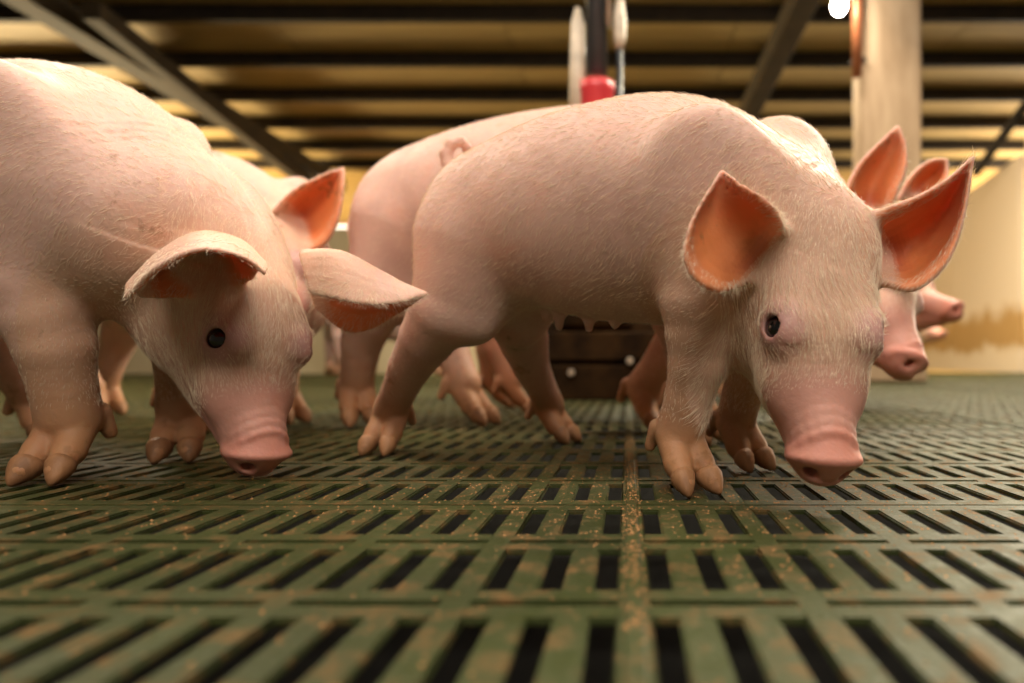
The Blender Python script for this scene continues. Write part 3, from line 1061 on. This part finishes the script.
# feeder under and behind the middle pig
M_TROUGH = simple('trough_board', (0.050, 0.026, 0.009), 0.9, 0, (0.014, 0.008, 0.004), 14, .2)
M_TROUGH.node_tree.nodes['Principled BSDF'].inputs['Specular IOR Level'].default_value = .1
M_TUBE = simple('grey_tube', (0.050, 0.056, 0.062), 0.35, 0, (0.035, 0.040, 0.045), 10)
M_RED = simple('red_plastic', (0.72, 0.06, 0.06), 0.35, 0, (0.6, 0.04, 0.05), 10)
M_PALE = simple('pale_plastic', (0.72, 0.60, 0.45), 0.4)
M_STEEL = simple('galvanised', (0.55, 0.55, 0.52), 0.3, .9)
fx, fy = -.085, 1.86
feeder = tag(empty('pig_feeder', (fx, fy, 0)), 'dark feed trough with a grey drop tube and red collar behind the middle pig', 'feeder')
bm = bmesh.new()
add_box(bm, (fx + .03, fy - .10, .045), (.36, .03, .09), bevel=.004)
add_box(bm, (fx + .03, fy - .095, .138), (.36, .03, .075), bevel=.004)
bm_obj('front_board', bm, M_TROUGH, feeder)
bm = bmesh.new(); add_box(bm, (fx + .03, fy + .08, .12), (.36, .03, .24), bevel=.004); bm_obj('back_board', bm, M_TROUGH, feeder)
for dx in (-.175, .175):
    bm = bmesh.new(); add_box(bm, (fx + .03 + dx * 1.03, fy - .01, .09), (.02, .21, .18), bevel=.004); bm_obj('side_board', bm, M_TROUGH, feeder)
bm = bmesh.new(); add_box(bm, (fx + .03, fy - .01, .02), (.34, .16, .02)); bm_obj('trough_floor', bm, M_TROUGH, feeder)
bm = bmesh.new(); add_box(bm, (fx + .03, fy - .02, .19), (.34, .05, .03), bevel=.004); bm_obj('rail', bm, M_TROUGH, feeder)
for dx in (-.09, .06, .13):
    bm = bmesh.new(); add_tube(bm, (fx + .03 + dx, fy - .116, .07 + .03 * (dx > 0)), (fx + .03 + dx, fy - .126, .07 + .03 * (dx > 0)), .010, .007, 10); bm_obj('bolt', bm, M_PALE, feeder)
bm = bmesh.new(); add_lathe(bm, [(.10, .18), (.11, .20), (.11, .50), (.035, .62), (.035, .64)], 28, (fx, fy, 0)); bm_obj('hopper', bm, M_TROUGH, feeder, True)
bm = bmesh.new(); add_lathe(bm, [(.040, .62), (.046, .64), (.046, .825), (.049, .83), (.049, .855), (.036, .86)], 28, (fx, fy, 0)); bm_obj('collar', bm, M_RED, feeder, True)
bm = bmesh.new(); add_tube(bm, (fx, fy, .88), (fx, fy, 2.6), .029, .029, 24); bm_obj('drop_tube', bm, M_TUBE, feeder, True)
bm = bmesh.new(); add_tube(bm, (fx + .032, fy - .02, 1.0), (fx + .032, fy - .02, 2.6), .011, .011, 12); bm_obj('steel_rod', bm, M_STEEL, feeder, True)
bm = bmesh.new(); add_lathe(bm, [(.024, .74), (.022, .90), (.018, 1.02), (.008, 1.06)], 20, (fx - .052, fy, 0)); bm_obj('nipple_pipe', bm, M_PALE, feeder, True)
bm = bmesh.new(); add_lathe(bm, [(.010, .95), (.017, .98), (.018, 1.03), (.012, 1.075), (.006, 1.09)], 20, (fx + .062, fy, 0)); bm_obj('valve', bm, M_PALE, feeder, True)
bm = bmesh.new(); add_tube(bm, (fx + .062, fy, .60), (fx + .062, fy, .95), .008, .008, 12); bm_obj('valve_rod', bm, M_TUBE, feeder, True)

# ------------------------------------------------------------------ pigs
QUICK = False
VX = 0.0030 if QUICK else 0.0019


def foot(px, py, toe, s):
    """toe-tip pixel on the floor -> foot position (pastern) and toe direction"""
    y = F_PX * CAM_H / (py - CY)
    p = at(px, py, y)
    t = unit([toe[0], toe[1], 0])
    return (p[0] - t[0] * .026 * s, p[1] - t[1] * .026 * s, t[0], t[1])


# middle pig, right foreground
sB = 1.0
bear1 = px_ear([(784, 238, .472), (775, 214, .428), (760, 198, .418), (742, 186, .420), (722, 171, .430)],
               [(768, 258, .480), (745, 250, .452), (727, 233, .446), (713, 210, .440), (722, 171, .430)],
               [(752, 278, .470), (716, 289, .428), (687, 266, .414), (692, 222, .416), (722, 171, .430)], r0=.0042, r1=.0018)
bear2 = px_ear([(860, 224, 0.508), (888, 210, 0.498), (920, 197, 0.493), (950, 178, 0.490), (973, 157, 0.490)],
               [(878, 258, 0.528), (900, 250, 0.540), (925, 232, 0.538), (950, 204, 0.523), (973, 157, 0.490)],
               [(884, 282, 0.513), (914, 288, 0.498), (944, 264, 0.490), (962, 222, 0.488), (973, 157, 0.490)], r0=.0050, r1=.0020)
headB = dict(poll=at(812, 205, .497), snout=at(824, 462, .446), dorsal=(.13, -.95, .25))
feetB = {'fr': foot(702, 497, (.45, -1), sB), 'fl': foot(760, 473, (.5, -.9), sB),
         'hr': foot(374, 457, (-.15, -1), sB), 'hl': foot(572, 444, (.85, -.5), sB)}
tailB = [(at(449, 168, .735), .0075), (at(446, 154, .735), .0065), (at(451, 144, .735), .0058), (at(461, 141, .738), .0050), (at(467, 147, .742), .0042), (at(465, 156, .748), .0034)]
teatB = [at(px, py, y) for px, py, y in ((546, 316, .655), (559, 324, .645), (589, 325, .622), (615, 322, .605))]
build_pig((.081, .56), (.85, -.53), sB, headB, feetB, [bear1, bear2], tailB, VX, 46000, teatB, lx=.88, zs=.965, blade=(-.015, .024, .018, .018), neck_dz=-.016, 
          label='pale pink pig in the centre, nose down, both ears raised and spread', seed=3)

# left foreground pig
sA = 1.15
aear1 = px_ear([(142, 296, .530), (170, 296, .545), (205, 292, .560), (236, 284, .565), (252, 278, .565)],
               [(132, 284, .512), (163, 256, .530), (200, 238, .545), (238, 243, .545), (262, 263, .530)],
               [(128, 297, .485), (158, 268, .466), (200, 250, .458), (240, 256, .464), (264, 273, .485)], r0=.0030, r1=.0022)
aear2 = px_ear([(313, 290, .575), (340, 297, .562), (370, 303, .560), (400, 301, .565), (426, 294, .575)],
               [(305, 255, .600), (340, 256, .590), (375, 272, .588), (402, 285, .585), (426, 294, .575)],
               [(318, 306, .625), (345, 328, .622), (368, 328, .616), (396, 314, .603), (426, 294, .575)], r0=.0050, r1=.0022)
headA = dict(poll=at(250, 222, .605), snout=at(258, 456, .578), dorsal=(.86, -.48, .20))
feetA = {'fr': foot(34, 487, (.10, -1), sA), 'fl': foot(172, 464, (.35, -.95), sA),
         'hr': (-.86, .70, .8, -.5), 'hl': (-.74, .86, .9, -.4)}
build_pig((-.465, .613), (.93, -.37), sA, headA, feetA, [aear1, aear2], None, VX, 46000, (), zs=.965, blade=(-.004, .008, .0, -.030), leg_r=1.12, 
          label='pale pink pig at the left edge sniffing the floor with drooping folded ears', seed=5)

# larger pig behind the middle one
sC = 1.4
cear1 = px_ear([(852, 214, .86), (847, 193, .85), (860, 165, .85), (879, 144, .855), (898, 127, .86)],
               [(868, 222, .88), (868, 195, .89), (878, 170, .885), (890, 150, .875), (898, 127, .86)],
               [(886, 216, .86), (895, 193, .85), (904, 170, .85), (905, 148, .855), (898, 127, .86)], r0=.006, r1=.004)
cear2 = px_ear([(900, 198, .91), (911, 178, .90), (924, 165, .90), (936, 160, .905), (946, 160, .91)],
               [(912, 200, .93), (921, 187, .94), (932, 176, .935), (940, 169, .925), (946, 160, .91)],
               [(922, 206, .91), (936, 196, .90), (944, 183, .90), (947, 172, .905), (946, 160, .91)], r0=.006, r1=.004)
headC = dict(poll=at(880, 220, .93), snout=at(906, 364, .82), dorsal=(.75, -.30, .45))
feetC = {'fr': foot(718, 446, (.6, -.8), sC), 'fl': foot(666, 433, (.6, -.8), sC),
         'hr': foot(362, 428, (.5, -.85), sC), 'hl': foot(490, 426, (.9, -.4), sC)}
build_pig((.07, .89), (.93, -.36), sC, headC, feetC, [cear1, cear2], None, .0034, 12000, (), zs=.93, 
          label='large pink pig standing behind the centre pig with its rump to the left', seed=8, hair_r=.00014)

# pig behind the left foreground pig
sF = 1.25
fear = px_ear([(276, 210, .94), (294, 192, .93), (315, 180, .93), (330, 173, .935), (343, 169, .94)],
              [(293, 230, .97), (310, 214, .98), (323, 198, .975), (333, 184, .96), (343, 169, .94)],
              [(303, 250, .94), (324, 243, .93), (338, 216, .93), (342, 190, .935), (343, 169, .94)], r0=.006, r1=.004)
headF = dict(poll=at(268, 222, .97), snout=at(268, 330, .80), dorsal=(.2, -.5, .8))
fearb = gen_ears(headF['poll'], headF['snout'], headF['dorsal'], .6)[0]
feetF = {'hr': foot(86, 425, (.6, -.8), sF), 'hl': foot(112, 416, (.8, -.6), sF), 'fr': (-.62, .95, .8, -.5), 'fl': (-.545, 1.09, .8, -.5)}
build_pig((-.575, 1.02), (.90, -.42), sF, headF, feetF, [fear, fearb], None, .0036, 7000, (),
          'pink pig mostly hidden behind the left pig with one upright ear showing', seed=9, hair_r=.00014)


def plain_pig(org, yaw, s, head_pitch, label, seed, voxel=.0045, nod=0.0, hair=0, group=None, tint=(1, 1, 1), droop=.3, up=0.0):
    X = np.array([math.cos(yaw), math.sin(yaw), 0]); Z = np.array([0, 0, 1.0])
    L3 = np.array([-X[1], X[0], 0])
    o = np.array([org[0], org[1], 0])
    poll = o + s * (.155 * X + (.305 + up) * Z)
    dirn = unit(X * math.cos(head_pitch) - Z * math.sin(head_pitch) + L3 * nod)
    snout = poll + s * .215 * dirn
    dors = unit(Z * math.cos(head_pitch) + X * math.sin(head_pitch))
    r = np.random.default_rng(seed)

    def ft(x, y):
        p = o + s * (x * X + y * L3)
        return (p[0], p[1], X[0], X[1])
    j = lambda: r.uniform(-.035, .035)
    feet = {'fr': ft(j(), -.06), 'fl': ft(j(), .06), 'hr': ft(-.275 + j(), -.06), 'hl': ft(-.275 + j(), .06)}
    t0 = o + s * (-.345 * X + .245 * Z)
    tail = [(t0, .007 * s), (t0 + s * (-.025 * X - .01 * Z), .006 * s), (t0 + s * (-.030 * X - .035 * Z + .01 * L3), .005 * s), (t0 + s * (-.018 * X - .045 * Z + .02 * L3), .004 * s)]
    return build_pig(org, (X[0], X[1]), s, dict(poll=poll, snout=snout, dorsal=dors, detail=voxel < .005), feet, gen_ears(poll, snout, dors, droop), tail, voxel, hair, (), label,
                     parts=voxel < .0055, seed=seed, tint_mul=tint, group=group)


plain_pig((.13, 1.38), .08, 1.3, 1.0, 'pig tinted brownish for shade between the feed trough and the centre pig', 11, .0050, tint=(.80, .66, .55))  # the tint puts shade into this pig's skin colour
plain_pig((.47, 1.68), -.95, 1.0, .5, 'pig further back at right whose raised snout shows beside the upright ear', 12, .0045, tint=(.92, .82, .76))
plain_pig((1.93, 4.95), -1.25, 1.35, .5, 'small distant pale pig standing before the right hand wall', 13, .007)
plain_pig((-1.86, 4.45), 2.1, 1.35, .8, 'small distant pale pig before the cream pen wall', 14, .007)
plain_pig((-.86, 3.1), .4, 1.3, .9, 'distant pig seen between the hind legs of the nearer pigs', 15, .007)

# ------------------------------------------------------------------ feed crumbs on the bars
rr = np.random.default_rng(21)
V, Fc = [], []
for _ in range(7000):
    if rr.random() < .12:
        x, y = X0 + rr.normal(0, .004), rr.uniform(.25, .9)
    elif rr.random() < .6:
        x, y = rr.normal(.05, .20), rr.normal(.52, .13)
    else:
        x, y = rr.normal(-.30, .3), rr.normal(.52, .18)
    if y < .2: continue
    u, w = ((x - X0) % SL) / SL, ((y - Y0) % RD)
    if abs(u - .5) < .27 and abs(w - .048) < .033: continue
    if min(w, RD - w) < .004: continue
    sz = rr.uniform(.0004, .0014)
    zz = .0016 if abs(((x - X0 + PW / 2) % PW) - PW / 2) < .0036 else 0.0
    n0 = len(V)
    a0 = rr.uniform(0, 6.28)
    for k in range(3):
        a = a0 + 2.094 * k
        V.append((x + sz * math.cos(a) * rr.uniform(.6, 1.3), y + sz * math.sin(a) * rr.uniform(.6, 1.3), .0001 + zz))
    V.append((x, y, zz + sz * rr.uniform(.5, 1.0)))
    Fc += [(n0, n0 + 1, n0 + 3), (n0 + 1, n0 + 2, n0 + 3), (n0 + 2, n0, n0 + 3)]
me = mesh_from('feed_crumbs', V, Fc)
tag(link_mesh('feed_crumbs', me, simple('feed', (0.38, 0.19, 0.065), .85, 0, (0.20, 0.095, 0.028), 300), smooth=False), 'brown feed crumbs scattered over the green floor bars', 'feed', kind='stuff')
